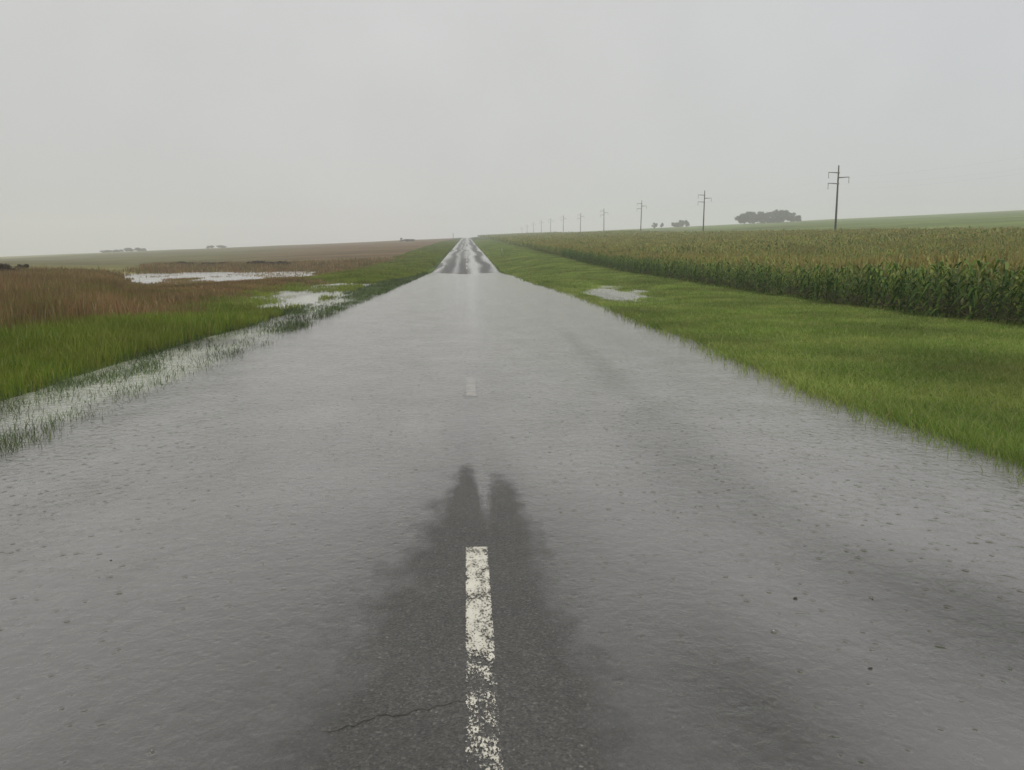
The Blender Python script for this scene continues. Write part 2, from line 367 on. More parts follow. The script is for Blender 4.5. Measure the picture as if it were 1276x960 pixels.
# right: corn soil then bean field beyond the pole line
col = np.where(((x > 11.6))[:, None], np.array([.05, .05, .02]), col)
cornfar = (x > 11.6) & (np.hypot(x, y) > 150)
col = np.where(cornfar[:, None], np.array([.125, .105, .04]), col)
bean = sstep(62, 66, x)
col = mixc(col, np.array([.13, .17, .05]) * (.8 + .4 * nz2), bean)
# left: green verge, brown marsh, tan-green hill
marsh = sstep(7.4, 10.5, -x + wob) * 1
col = mixc(col, np.array([.14, .088, .038]), marsh)
hill = sstep(100, 125, y + 130 * sstep(.36, .44, -x / np.maximum(y, 1)) * .45 + 2 * wob) * sstep(8, 14, -x)
hcol = mixc(np.tile(np.array([.21, .145, .07]), (len(V), 1)), np.array([.19, .18, .065]), sstep(.17, .33, -x / np.maximum(y, 1) + .1 * (nz2[:, 0] - .5)))
col = col * (1 - hill[:, None]) + hcol * hill[:, None]
# shoulders and flooded silt
mud = 1 - sstep(-.06, .03, V[:, 2])
col = mixc(col, np.array([.075, .068, .045]), mud)
col *= (.7 + .6 * nz); col *= (1 - .38 * sstep(60, 160, y) * (1 - bean) * (x > -300))[:, None]  # far ground colour darkened to match the self-shadow among grass blades
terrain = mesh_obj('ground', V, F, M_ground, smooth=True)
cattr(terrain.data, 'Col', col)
tag(terrain, 'green and brown farmland rising to a low hazy skyline', 'ground', kind='structure')

# ------------------------------------------------------------------ road
rx = np.unique(np.concatenate([np.linspace(-3.5, 3.5, 57), np.linspace(-.7, .7, 45)]))
ry = np.concatenate([np.linspace(-6, 1.5, 20)[:-1], np.linspace(1.5, 8, 150)[:-1], sinhgrid(8, 1400, 330, 12.0)])
V, F = grid(rx, ry, road_z)
road = mesh_obj('road', V, F, M_asph, smooth=True)
x, y = V[:, 0], V[:, 1]
w = 1.0 * (vnoise(x * .6, y * .08, 1.3, 71) - .5)
xs = x + w
band = lambda a, b: sstep(a - .45, a + .45, xs) * (1 - sstep(b - .45, b + .45, xs))
dark = np.clip(band(-3.0, -1.5) + band(-1.1, .25) + band(1.5, 2.9) + .9 * (fbm(x, y * .05, 1.5, 73) > .66), 0, 1)
dark *= 1 - .8 * sstep(95, 150, y) * (band(-3.3, -2.4) + band(-.5, .2))
fattr(road.data, 'film', np.where(y > 60, 1 - dark, 0))
tag(road, 'straight two lane asphalt road running under flood water and up the hill', 'road', kind='structure')

def dash(y0, y1, wear, xc=0.0, wid=.12, up=.004):
    n = max(6, int((y1 - y0) / .08)); nx = 9
    V, F = grid(np.linspace(xc - wid / 2, xc + wid / 2, nx), np.linspace(y0, y1, n), lambda a, b: road_z(a, b) + up)
    o = mesh_obj('lane_dash', V, F, M_paint)
    fattr(o.data, 'wear', wear(V[:, 1]) + .05 * np.maximum(0, np.abs(V[:, 0] - xc) / (wid / 2) - .75) * 4)
    tag(o, kind='structure'); return o
d0 = dash(.4, 4.09, lambda y: np.interp(y, [0, 2.25, 2.4, 2.88, 2.98, 3.5, 4.1], [.52, .51, .555, .54, .46, .475, .45]), .0)
tag(d0, 'worn chipped white centre dash on the bare strip of asphalt', 'road marking')
d1 = dash(8.86, 10.26, lambda y: .42 + 0 * y, up=.0028); tag(d1, 'small white centre dash showing through the shallow flood water', 'road marking')
for k, yy in enumerate((86, 98, 110, 122, 134)):
    dd = dash(yy, yy + 4, lambda y: .36 + 0 * y)
    tag(dd, 'far white centre dash on the wet road beyond the flood', 'road marking', 'far centre dashes')

mb = MB(); pts = []
for i in range(24):
    t = i / 23
    px = -.62 + .58 * t; py = 2.42 + .17 * t + .022 * random.uniform(-1, 1) * (1 if i % 3 else .3)
    pts.append((px, py,   .0015 + .005 * math.sin(math.pi * t) * random.uniform(.5, 1.3)))
for a, b in zip(pts, pts[1:]):
    za = float(road_z(np.array([a[0]]), np.array([a[1]]))[0]) + .0025; zb = float(road_z(np.array([b[0]]), np.array([b[1]]))[0]) + .0025
    mb.quad((a[0], a[1] - a[2] / 2, za), (b[0], b[1] - b[2] / 2, zb), (b[0], b[1] + b[2] / 2, zb), (a[0], a[1] + a[2] / 2, za))
tag(mb.build('road_crack', M_clod), 'thin dark crack running across the bare asphalt', 'road crack', kind='structure')

# ------------------------------------------------------------------ water
def solid_z(x, y):
    return np.where(np.abs(x) < 3.5, road_z(np.clip(x, -3.5, 3.5), y), ground_z(x, y))
wx = np.unique(np.concatenate([np.linspace(-7, 6, 190), np.linspace(-.8, .8, 60)]))
wy = np.concatenate([np.linspace(-6, 1.5, 20)[:-1], np.linspace(1.5, 9, 150)[:-1], sinhgrid(9, 84, 190, 20)])
V, F = grid(wx, wy, lambda a, b: 0 * a)
fl = mesh_obj('flood_water', V, F, M_flood)
fattr(fl.data, 'depth', np.maximum(-solid_z(V[:, 0], V[:, 1]), 0))
wx_, wy_ = V[:, 0], V[:, 1]
lx = np.interp(wy_, [2.0, 3.0, 4.5, 6.5, 8.5, 10.3, 16, 20], [2.9, 2.35, 1.75, 1.75, 1.95, 1.9, 2.05, 2.2])
clear = np.exp(-((wx_ - lx) / np.interp(wy_, [2, 4, 8, 14], [.6, .45, .35, .16])) ** 2) * np.interp(wy_, [1, 2.2, 3.3, 4.2, 6, 9, 10.5, 15, 19], [.5, 1, .95, .45, .5, .45, .95, .8, 0])
clear = np.maximum(clear, .8 * np.exp(-((wx_ - 1.0) / .35) ** 2 - ((wy_ - 2.4) / .8) ** 2))
fattr(fl.data, 'clear', clear)
fattr(fl.data, 'calm', (1 - sstep(-4.15, -3.75, wx_ + .5 * (fbm(wy_, wx_, 1.2, 91) - .5))) * (.15 + .85 * sstep(.35, .6, fbm(wx_ * 1.5, wy_ * .5, 1.2, 92))))
tag(fl, 'grey rain pitted flood water lying across the road', 'flood water', kind='structure')
def sheet(name, xs, ys, label):
    V, F = grid(xs, ys, lambda a, b: 0 * a)
    o = mesh_obj(name, V, F, M_pond); fattr(o.data, 'depth', np.maximum(-ground_z(V[:, 0], V[:, 1]), 0))
    tag(o, label, 'water', kind='structure')
sheet('pond', np.linspace(-46, -9.2, 80), np.linspace(30, 108, 100), 'pale pond lying in the brown marsh left of the road')
sheet('ditch_water', np.linspace(-9.1, -7.02, 30), np.linspace(20, 52, 60), 'pale shallow ditch water among the left verge grass')
sheet('verge_puddle', np.linspace(6.02, 11.9, 40), np.linspace(22, 52, 60), 'pale puddle standing on the right grass verge')

# ------------------------------------------------------------------ grasses
def blades(name, P, h, w, mat, lean=.5, label=None, cat=None):
    n = len(P)
    az = rng.uniform(0, 2 * math.pi, n); ax = np.stack([np.cos(az), np.sin(az), 0 * az], 1)
    la = rng.uniform(0, 2 * math.pi, n); ld = np.stack([np.cos(la), np.sin(la), 0 * la], 1) * (rng.uniform(.1, 1, n) * lean * h)[:, None]
    up = np.array([0, 0, 1.0])
    V = np.empty((n, 5, 3)); hw = (w / 2)[:, None]
    V[:, 0] = P - ax * hw; V[:, 1] = P + ax * hw
    m = P + up * (h * .6)[:, None] + ld * .35
    V[:, 2] = m + ax * hw * .75; V[:, 3] = m - ax * hw * .75
    V[:, 4] = P + up * h[:, None] + ld
    i = np.arange(n)[:, None] * 5
    F = [i + np.array([[0, 1, 2, 3]]), i + np.array([[3, 2, 4]])]
    o = mesh_obj(name, V.reshape(-1, 3), F, mat)
    tag(o, label, cat, kind='stuff'); return o
def scatter(n, x0, x1, y0, y1, ok):
    y = np.exp(rng.uniform(math.log(y0), math.log(y1), n)); x = rng.uniform(x0, x1, n)
    u = x / y
    k = (u > -.68 - 2 / y) & (u < .79 + 2 / y)
    x, y = x[k], y[k]; k = ok(x, y) ; return x[k], y[k]

x, y = scatter(520000, 3.5, 12.6, 5, 420, lambda x, y: (x > edge_r(y) - .10 - .45 * rng.random(len(x)) ** 5))
z = ground_z(x, y)
cl = fbm(x, y, 1.1, 81); near_edge = np.exp(-np.maximum(x - edge_r(y), 0) / .5)
h = (.04 + .095 * cl) * rng.uniform(.5, 1.25, len(x)) + .07 * near_edge
h = np.where(rng.random(len(x)) < .006, h * 2.2, h) * (1 - .5 * np.exp(-f_pud(x, y) ** 2))
blades('verge_grass', np.stack([x, y, z - .01], 1), h, np.maximum(.006, .00105 * y) * rng.uniform(.6, 1.2, len(x)), M_grassR, 1.3, 'short yellow green grass on the right verge beside the corn', 'grass')

brownness = lambda x, y: sstep(6.2, 9.6, -x + 6 * (fbm(x, y, 4, 64) - .5) - 3.2 * sstep(24, 60, y))
wet = lambda x, y: np.exp(-f_pond(x, np.maximum(y, 1))) + np.exp(-f_ditch(x, y))
x, y = scatter(400000, -16, -3.5, 7, 420, lambda x, y: (x < edge_l(y) + .1) & (ground_z(x, y) > -.01) & (rng.random(len(x)) > brownness(x, y)))
z = ground_z(x, y)
h = (.16 + .30 * fbm(x, y, 1.6, 82)) * rng.uniform(.55, 1.2, len(x)) * (1 - .6 * np.clip(wet(x, y) * 1.3, 0, 1)) * (1 - .62 * sstep(17, 25, y) * (1 - sstep(48, 60, y)))
blades('tall_grass', np.stack([x, y, z - .02], 1), h, np.maximum(.007, .00105 * y) * rng.uniform(.6, 1.2, len(x)), M_grassL, .5, 'lush green grass band on the left roadside', 'grass')

def okb(x, y): return (y + 60 * sstep(.37, .45, -x / y) < 118 + 30 * (rng.random(len(x)) - .5)) & (rng.random(len(x)) < brownness(x, y)) & (ground_z(x, y) > -.02 - .45 * ((rng.random(len(x)) < .75 * (1 - sstep(58, 85, y))) & (fbm(x * 1.0, y * .45, 2.5, 99) > .53)))
xa, ya = scatter(260000, -42, -7, 11, 60, okb); xb, yb = scatter(230000, -110, -7, 40, 210, okb)
x = np.concatenate([xa, xb]); y = np.concatenate([ya, yb]); z = ground_z(x, y)
u = x / y
tall = sstep(-.40, -.47, u) * (1 - sstep(60, 90, y))
h = (.30 + .22 * fbm(x, y, 3, 83) + .30 * tall) * rng.uniform(.6, 1.15, len(x))
h = np.where((y > 26) & (y < 75) & (u > -.43), h * .52, h); h = np.where(y > 94, h * 1.7, h)
h = np.where(rng.random(len(x)) < .01, h * 1.35, h)
blades('brown_sedge', np.stack([x, y, np.maximum(z - .02, -.1 + 0 * z)], 1), h, np.maximum(.007, .0011 * y) * rng.uniform(.5, 1.1, len(x)), M_brown, .35, 'tall rust brown sedge filling the marsh on the left', 'sedge')

# grass standing in the flood along the left edge, in tufts
cy = np.exp(rng.uniform(math.log(6), math.log(75), 3600)); cx = rng.uniform(-5.3, -3.75, 3600) + .35 * (fbm(cy, 0 * cy, 2, 85) - .5)
keep = rng.random(3600) < .07 + .14 * sstep(-4.3, -4.9, cx) + .75 * sstep(.50, .64, fbm(cx * 1.4, cy * .5, 1.1, 86)) + .22 * sstep(22, 34, cy) + .6 * sstep(17, 27, cy) * np.exp(-((cx + 4.05) / .3) ** 2) + .28 * np.exp(-((cx + 4.0) / .2) ** 2)
cx, cy = cx[keep], cy[keep]
k = 16; x = np.repeat(cx, k) + rng.normal(0, .07, len(cx) * k) * (1 + np.repeat(cy, k) / 30); y = np.repeat(cy, k) + rng.normal(0, .16, len(cx) * k) * (1 + np.repeat(cy, k) / 30)
ok = (x < -3.62); x, y = x[ok], y[ok]
h = rng.uniform(.03, .13, len(x)) * (.5 + .9 * fbm(x, y, 1.2, 87)) + .04 * sstep(25, 40, y)
blades('flooded_grass', np.stack([x, y, np.minimum(ground_z(x, y), -.01)], 1), h + .03, np.maximum(.006, .0008 * y) * rng.uniform(.6, 1.2, len(x)), M_emerg, .9, 'dark grass tufts poking out of the flood along its left edge', 'grass')
# sparse stems in the ditch and puddle
x, y = scatter(26000, -9.6, -5.2, 20, 54, lambda x, y: (f_ditch(x, y) < 1.6) & (fbm(x * 1.2, y * .5, 1.5, 88) > .56))
blades('ditch_grass', np.stack([x, y, np.minimum(ground_z(x, y), .02)], 1), rng.uniform(.08, .26, len(x)), .0009 * y, M_grassL, .8, 'thin grass standing in the pale ditch water', 'grass')
x, y = scatter(22000, 5.4, 9.4, 28, 47, lambda x, y: (f_pud(x, y) < 1.5) & (fbm(x * 1.2, y * .5, 1.6, 89) > .45))
blades('puddle_grass', np.stack([x, y, np.minimum(ground_z(x, y), .02)], 1), rng.uniform(.06, .2, len(x)), .0009 * y, M_grassR, .8, 'thin grass standing in the verge puddle', 'grass')

# ------------------------------------------------------------------ corn
def corn_leaf(mb, z0, az, L, wid, rise, rnd, seg=4):
    d = Vector((math.cos(az), math.sin(az), 0)); s = Vector((-d.y, d.x, 0))
    tw = rnd.uniform(-.5, .5)
    prev = None
    for i in range(seg + 1):
        t = i / seg
        p = d * (L * (t ** .9) * .92) + Vector((0, 0, z0 + rise * L * (1.55 * t - 1.9 * t * t)))
        w_ = wid * (math.sin(math.pi * min(1, .18 + .82 * t)) ** .7 if t < 1 else .04) * .5
        sd = (s + Vector((0, 0, tw * t))).normalized() * max(w_, .002)
        if prev: mb.quad(prev[0] - prev[1], prev[0] + prev[1], p + sd, p - sd)
        prev = (p, sd)
def weld(mb):
    return mb
def corn_parts(seed, seg=4):
    r = random.Random(seed); H = r.uniform(.98, 1.2)
    st = MB(); st.ring_tube([(0, 0, -.05), (r.uniform(-.02, .02), r.uniform(-.02, .02), H * .5), (r.uniform(-.04, .04), r.uniform(-.04, .04), H)], [.013, .011, .006], 6)
    lf = MB(); a0 = r.uniform(0, 6.28); n = 13
    for i in range(n):
        t = (i + .5) / n
        corn_leaf(lf, H * (.03 + .90 * t), a0 + math.pi * i + r.uniform(-.6, .6), r.uniform(.34, .56) * (1 - .35 * abs(t - .5)), r.uniform(.05, .075), r.uniform(.55, 1.1) * (.75 + .5 * t), r, seg)
    dr = MB()
    for i in range(3):
        corn_leaf(dr, H * r.uniform(.08, .3), r.uniform(0, 6.28), r.uniform(.25, .4), .045, -.35, r, 3)
    ts = MB()
    for i in range(7):
        a = r.uniform(0, 6.28); sp = r.uniform(.02, .14) if i else 0
        L = r.uniform(.16, .27)
        p0 = Vector((0, 0, H)); p1 = Vector((math.cos(a) * sp * .6, math.sin(a) * sp * .6, H + L * .6)); p2 = Vector((math.cos(a) * sp, math.sin(a) * sp, H + L))
        ts.ring_tube([p0, p1, p2], [.006, .007, .003], 4, cap=False)
    return st, lf, dr, ts
protos = []
for s in range(7):
    st, lf, dr, ts = corn_parts(100 + s)
    protos.append([('stalk', st.mesh('stalk', M_stalk, True)), ('leaves', lf.mesh('leaves', M_corn, True)),
                   ('dry_leaves', dr.mesh('dry_leaves', M_dry, True)), ('tassel', ts.mesh('tassel', M_tassel))])
FRONT = 12.0
front = []
yy = 12.6
for k in range(290):
    front.append((FRONT + rng.normal(0, .10), yy)); yy += .19 * (1 + .0032 * k) * rng.uniform(.6, 1.5)
print('front row reaches', yy)
for i, (cx, cy) in enumerate(front):
    z = float(ground_z(np.array([cx]), np.array([cy]))[0])
    t = empty('corn_plant', (cx, cy, z), random.uniform(0, 6.28))
    sc = random.uniform(.8, 1.13) * (1 + .14 * max(0, min(1, (26 - cy) / 9))) * (1.18 if random.random() < .06 else 1)
    t.scale = (sc, sc, sc); t.rotation_euler = (random.gauss(0, .05), random.gauss(0, .05), t.rotation_euler.z)
    tag(t, 'dark green corn plant in the front row along the right grass verge', 'corn plant', 'corn plants along the field edge')
    for nm, me in protos[i % 7]:
        if nm == 'dry_leaves' and i % 5: continue
        link(bpy.data.objects.new(nm, me), t)
row_end = yy
def merge_instances(parts, X, Y, Z, sc, rz):
    """parts: list of (V,F list); one big mesh"""
    allV, allF = [], {}
    off = 0
    for V, F in parts:
        n = len(X); c, s = np.cos(rz), np.sin(rz)
        W = np.empty((n, len(V), 3), np.float32)
        W[:, :, 0] = (c[:, None] * V[None, :, 0] - s[:, None] * V[None, :, 1]) * sc[:, None] + X[:, None]
        W[:, :, 1] = (s[:, None] * V[None, :, 0] + c[:, None] * V[None, :, 1]) * sc[:, None] + Y[:, None]
        W[:, :, 2] = V[None, :, 2] * sc[:, None] + Z[:, None]
        allV.append(W.reshape(-1, 3))
        for f in F:
            G = (f[None] + (np.arange(n) * len(V))[:, None, None] + off).reshape(-1, f.shape[1])
            allF.setdefault(f.shape[1], []).append(G)
        off += n * len(V)
    return np.concatenate(allV), [np.concatenate(v) for v in allF.values()]
def cheap_corn(seed, wide=1.0, nl=8):
    r = random.Random(seed); H = r.uniform(1.0, 1.2)
    lf = MB(); a0 = r.uniform(0, 6.28)
    for i in range(nl):
        t = (i + .6) / nl
        corn_leaf(lf, H * (.25 + .72 * t), a0 + math.pi * i + r.uniform(-.7, .7), r.uniform(.32, .5) * (.6 + .4 * wide), r.uniform(.055, .085) * wide, r.uniform(.6, 1.1) * (.75 + .5 * t), r, 2)
    ts = MB()
    for i in range(4):
        a = r.uniform(0, 6.28); sp = r.uniform(.02, .12) * wide; L = r.uniform(.16, .28); ww = .0065 * wide
        b = Vector((0, 0, H - .05)); e = Vector((math.cos(a) * sp, math.sin(a) * sp, H + L)); sd = Vector((-math.sin(a), math.cos(a), 0)) * ww
        ts.quad(b - sd, b + sd, e + sd * .6, e - sd * .6)
    return lf.arrays(), ts.arrays()
leafV, leafF, tasV, tasF = [], {}, [], {}
lo = to = 0
def add_corn(X, Y, wide, nl, seeds):
    global lo, to
    sel = rng.integers(0, len(seeds), len(X))
    for j, s in enumerate(seeds):
        k = sel == j
        if not k.any(): continue
        L, T = cheap_corn(s, wide, nl)
        Z = ground_z(X[k], Y[k]); sc = rng.uniform(.85, 1.08, k.sum()) * (1 + .14 * np.clip((30 - Y[k]) / 10, 0, 1)) * (.82 + .36 * fbm(X[k], Y[k], 5, 98)) * np.where(rng.random(k.sum()) < .03, 1.14, 1.0); rz = rng.uniform(0, 6.28, k.sum())
        V, F = merge_instances([L], X[k], Y[k], Z, sc, rz)
        leafV.append(V); [leafF.setdefault(f.shape[1], []).append(f + lo) for f in F]; lo += len(V)
        V, F = merge_instances([T], X[k], Y[k], Z, sc, rz)
        tasV.append(V); [tasF.setdefault(f.shape[1], []).append(f + to) for f in F]; to += len(V)
def rows(x0, x1, rs, step, y0f, y1):
    Xs, Ys = [], []
    for rxx in np.arange(x0, x1, rs):
        a = max(y0f(rxx), 8)
        if a >= y1: continue
        yv = np.arange(a, y1, step); Xs.append(rxx + rng.normal(0, .06, len(yv))); Ys.append(yv + rng.normal(0, step * .35, len(yv)))
    return np.concatenate(Xs), np.concatenate(Ys)
lim = lambda xx: xx / .80 - 2
X, Y = rows(FRONT + .7, 62.5, .7, .24, lim, 62); add_corn(X, Y, 1.0, 8, range(200, 208))
X, Y = rows(FRONT, FRONT + 3.6, .7, .24, lambda v: row_end if v < FRONT + .1 else 62, 150); add_corn(X, Y, 1.1, 8, range(210, 214))
X, Y = rows(FRONT + 3.5, 62.5, .9, .55, lambda v: max(62, lim(v)), 150); add_corn(X, Y, 2.0, 6, range(220, 224))
X, Y = rows(FRONT, 62.5, 1.4, 1.3, lambda v: 150, 420); add_corn(X, Y, 4.0, 5, range(230, 234))
X, Y = rows(FRONT, 62.5, 2.5, 3.0, lambda v: 420, 760); add_corn(X, Y, 7.0, 4, range(240, 244))
cf = mesh_obj('corn_field', np.concatenate(leafV), [np.concatenate(v) for v in leafF.values()], M_cornfar)
tag(cf, 'standing corn filling the field behind the front row', 'corn', kind='stuff')
ct = mesh_obj('corn_tassels', np.concatenate(tasV), [np.concatenate(v) for v in tasF.values()], M_tassel)
tag(ct, 'tan tassels topping the corn field', 'corn tassels', kind='stuff')

# ------------------------------------------------------------------ power line
def gz(x, y): return float(ground_z(np.array([float(x)]), np.array([float(y)]))[0])
pole_mb = MB(); pole_mb.ring_tube([(0, 0, -.6), (0, 0, 4), (0, 0, 9), (0, 0, 12.4)], [.20, .18, .145, .115], 12)
me_pole = pole_mb.mesh('pole', M_wood, True)
ARMS = [(-1, 11.1, 1.9), (1, 10.25, 1.95), (-1, 9.2, 1.9)]
arm_me, ins_me = [], []
for sd, h_, L in ARMS:
    a = MB(); a.ring_tube([(sd * .02, -.17, h_), (sd * L * .5, -.17, h_ + .05), (sd * L, -.17, h_ + .1)], [.10, .085, .055], 8)
    a.ring_tube([(0, -.05, h_), (0, -.22, h_)], [.16, .16], 8)
    arm_me.append(a.mesh('crossarm', M_arm, True))
    s = MB(); pts, rad = [], []
    for q in range(9):
        zz = h_ + .06 - .1 * q
        pts += [(sd * (L - .05), -.17, zz), (sd * (L - .05), -.17, zz - .05)]; rad += [.018, .075]
    pts.append((sd * (L - .05), -.17, h_ - .95)); rad.append(.02)
    s.ring_tube(pts, rad, 8); ins_me.append(s.mesh('insulator', M_ins, True))
PX = 67.0
pole_y = [139 + 80 * i for i in range(11)]
names = ['nearest and tallest dark utility pole, rightmost, standing clear of the hilltop grove',
         'second tall utility pole, just left of the hilltop grove of trees',
         'third utility pole with three arms, left of the small far tree clump',
         'fourth utility pole counted leftward from the tallest pole', 'fifth utility pole counted leftward from the tallest pole',
         'sixth utility pole counted leftward, fading into the haze', 'seventh utility pole counted leftward, faint grey in the haze',
         'eighth utility pole counted leftward, faint in the haze', 'ninth utility pole counted leftward, very faint in the haze',
         'tenth utility pole counted leftward, almost lost in the haze', 'farthest and faintest utility pole, leftmost of the row']
tops = []
for i, py_ in enumerate(pole_y):
    z = gz(PX, py_)
    t = empty('utility_pole', (PX + random.uniform(-.25, .25), py_, z), random.uniform(-.05, .05))
    t.rotation_euler.x = random.uniform(-.012, .012); t.rotation_euler.y = random.uniform(-.02, .016)
    tag(t, names[i], 'utility pole', 'utility poles in a row across the fields')
    link(bpy.data.objects.new('pole', me_pole), t)
    for a, s in zip(arm_me, ins_me):
        ao = link(bpy.data.objects.new('crossarm', a), t)
        link(bpy.data.objects.new('insulator', s), ao)
    tops.append(Vector(t.location))
prev = Vector((PX, 59, gz(PX, 59))); allp = [prev] + tops
wl = ['topmost power wire, strung from the upper left arms of the poles', 'power wire strung from the right arms of the poles', 'lowest power wire, strung from the lower left arms of the poles']
for (sd, h_, L), lab in zip(ARMS, wl):
    w_ = MB()
    for a, b in zip(allp, allp[1:]):
        pts = []
        for q in range(11):
            tt = q / 10; p = a.lerp(b, tt)
            pts.append((p.x + sd * (L - .05), p.y - .17, p.z + h_ - .97 - 1.1 * 4 * tt * (1 - tt)))
        w_.ring_tube(pts, .0025, 4, cap=False)
    tag(w_.build('power_wire', M_wire), lab, 'power wire', 'wires of the power line')

# ------------------------------------------------------------------ far trees and bushes
def tree(name, px_u, y, H, W, label, cat, group, seed, trunk_h=.06, n=4200, mat=None):
    r = random.Random(seed); nr = np.random.default_rng(seed)
    x = px_u * y; z = gz(x, y)
    t = empty(name, (x, y, z))
    tr = MB(); tr.ring_tube([(0, 0, -.5), (.05 * H * r.uniform(-.3, .3), 0, H * .3), (0, 0, H * .7)], [.035 * H, .025 * H, .008 * H], 8)
    for k in range(6):
        a = r.uniform(0, 6.28); h0 = H * r.uniform(.18, .45); L = W * r.uniform(.25, .42)
        tr.ring_tube([(0, 0, h0), (math.cos(a) * L * .5, math.sin(a) * L * .5, h0 + H * .13), (math.cos(a) * L, math.sin(a) * L, h0 + H * .3)], [.014 * H, .01 * H, .004 * H], 5)
    tr.build('trunk', M_bark, t, True)
    cen, rad = [], []
    for k in range(13):
        a = r.uniform(0, 6.28); rr = math.sqrt(r.random()) * W * .36; hh = r.uniform(trunk_h + .08, .80)
        cen.append((math.cos(a) * rr, math.sin(a) * rr, H * hh)); rad.append(r.uniform(.13, .24) * W * (1.1 - .5 * abs(hh - .5)))
    cen = np.array(cen); rad = np.array(rad); k = nr.integers(0, 13, n)
    d = nr.normal(size=(n, 3)); d /= np.linalg.norm(d, axis=1)[:, None]
    P = cen[k] + d * (rad[k] * nr.uniform(.45, 1.08, n))[:, None] * np.array([1, 1, .8 * min(1, 1.25 * H / W)])
    P[:, 2] = np.clip(P[:, 2], H * .02, H * 1.02)
    s = nr.uniform(.018, .042, n) * max(H, W)
    a = nr.normal(size=(n, 3)); a /= np.linalg.norm(a, axis=1)[:, None]
    b = np.cross(a, nr.normal(size=(n, 3))); b /= np.linalg.norm(b, axis=1)[:, None]
    a *= s[:, None]; b *= s[:, None] * .7
    V = np.stack([P - a, P + b, P + a, P - b], 1).reshape(-1, 3)
    mesh_obj('crown', V, [np.arange(4 * n).reshape(-1, 4)], mat or M_tree, t)
    tag(t, label, cat, group); return t
U = lambda px: (px - 581) / 973
g1 = 'trees of the hilltop grove'
for px, H, W, lab in ((931, 9.5, 11, 'round dark tree at the left end of the hilltop grove'), (939, 11, 11, 'tall dark tree, second from the left in the hilltop grove'),
                      (949, 10.8, 10, 'dark tree left of the notch in the hilltop grove'), (957, 8, 9, 'low tree filling the notch in the hilltop grove'),
                      (966, 10, 12, 'dark tree right of the notch in the hilltop grove'), (975, 11, 13, 'broad tall tree right of centre in the hilltop grove'),
                      (982, 10.5, 9, 'tall tree at the right shoulder of the hilltop grove'), (992, 8.5, 8, 'smaller separate tree right of the hilltop grove'),
                      (1001, 5.5, 6, 'lowest small tree at the far right end of the hilltop grove')):
    tree('grove_tree', U(px), 640 + random.uniform(-12, 12), H, W * 1.3, lab, 'tree', g1, int(px))
g2 = 'small trees on the far right skyline'
for px, H, W, lab in ((817, 5.5, 5.5, 'small thin tree left of the low skyline clump, beside the third pole'), (826, 5.5, 4, 'thin upright tree just left of the low skyline clump'),
                      (843, 5, 9, 'low sloping tree at the left of the low skyline clump'), (851, 7, 8, 'tallest tree in the low skyline clump near the second pole'),
                      (858, 7, 6, 'tree at the right end of the low skyline clump')):
    tree('skyline_tree', U(px), 720, H, W, lab, 'tree', g2, int(px))
g3 = 'hazy trees on the left skyline'
for px, H, W, lab in ((146, 3.5, 11, 'low hazy tree at the left end of the far left skyline wood'), (160, 4.5, 11, 'hazy tree left of centre in the far left skyline wood'),
                      (173, 5, 10, 'hazy tallest tree of the far left skyline wood'), (187, 4.5, 11, 'hazy tree at the right end of the far left skyline wood'),
                      (270, 4, 8, 'first hazy tree of the skyline row right of the far left wood'), (283, 3.2, 12, 'low hazy tree at the right of that second left skyline row')):
    tree('far_tree', U(px), 800, H * .8, W, lab, 'tree', g3, int(px), .1)
tree('roadside_bush', U(501), 520, 2.9, 2.2, 'small upright dark bush on the skyline left of the road', 'bush', None, 5, .05)
tree('low_bush', U(511), 525, 1.5, 9, 'low wide dark bush on the skyline left of the road', 'bush', None, 6, .05)
# dark scrub at the edge of the marsh
g4 = 'dark marsh shrubs'
for px, yy, H, W, lab in ((10, 46, 1.3, 1.0, 'dark shrub at the far left edge of the marsh beside a pale broken stake'), (30, 52, 1.15, 1.6, 'wide dark shrub in the marsh right of the pale broken stake'),
                          (44, 60, 1.0, 1.3, 'low dark shrub in the marsh, third from the left'),
                          (236, 104, .8, 3.0, 'dark shrub on the far bank of the pond, left one'), (272, 104, .8, 3.4, 'dark shrub on the far bank of the pond, middle one'), (338, 106, .9, 6.0, 'wide dark shrub on the far bank of the pond, right one')):
    o = tree('marsh_shrub', U(px), yy, H, W, lab, 'shrub', g4, int(px), .02, 2200, M_shrub)

# stakes, marker posts
def stake(px, y, H, r_, label, mat=M_pale, name='stake', tilt=0):
    xx = U(px) * y; t = empty(name, (xx, y, gz(xx, y)))
    t.rotation_euler = (random.uniform(-.04, .04), tilt, random.uniform(0, 3))
    m = MB(); m.ring_tube([(0, 0, -.3), (0, 0, H * .6), (.01, 0, H - .03), (.01, 0, H)], [r_, r_ * .95, r_ * .9, r_ * .5], 8)
    m.build('post', mat, t, True)
    return tag(t, label, 'stake', 'stakes standing in the marsh')
stake(16, 44, 1.15, .09, 'pale broken stake with a stub arm at the far left of the marsh', tilt=.06)
stake(165, 50, .6, .022, 'white stake at the left tip of the pond')
stake(182, 51, .55, .024, 'second white stake near the left tip of the pond')
t = stake(625, 122, 1.2, .13, 'pale green marker post where the corn wall ends beside the verge', M_mark, 'marker_post'); del t['group']; t['category'] = 'marker post'
t = stake(565, 640, 4.5, .25, 'thin grey post on the crest just left of the road', M_wood, 'roadside_post'); del t['group']; t['category'] = 'post'

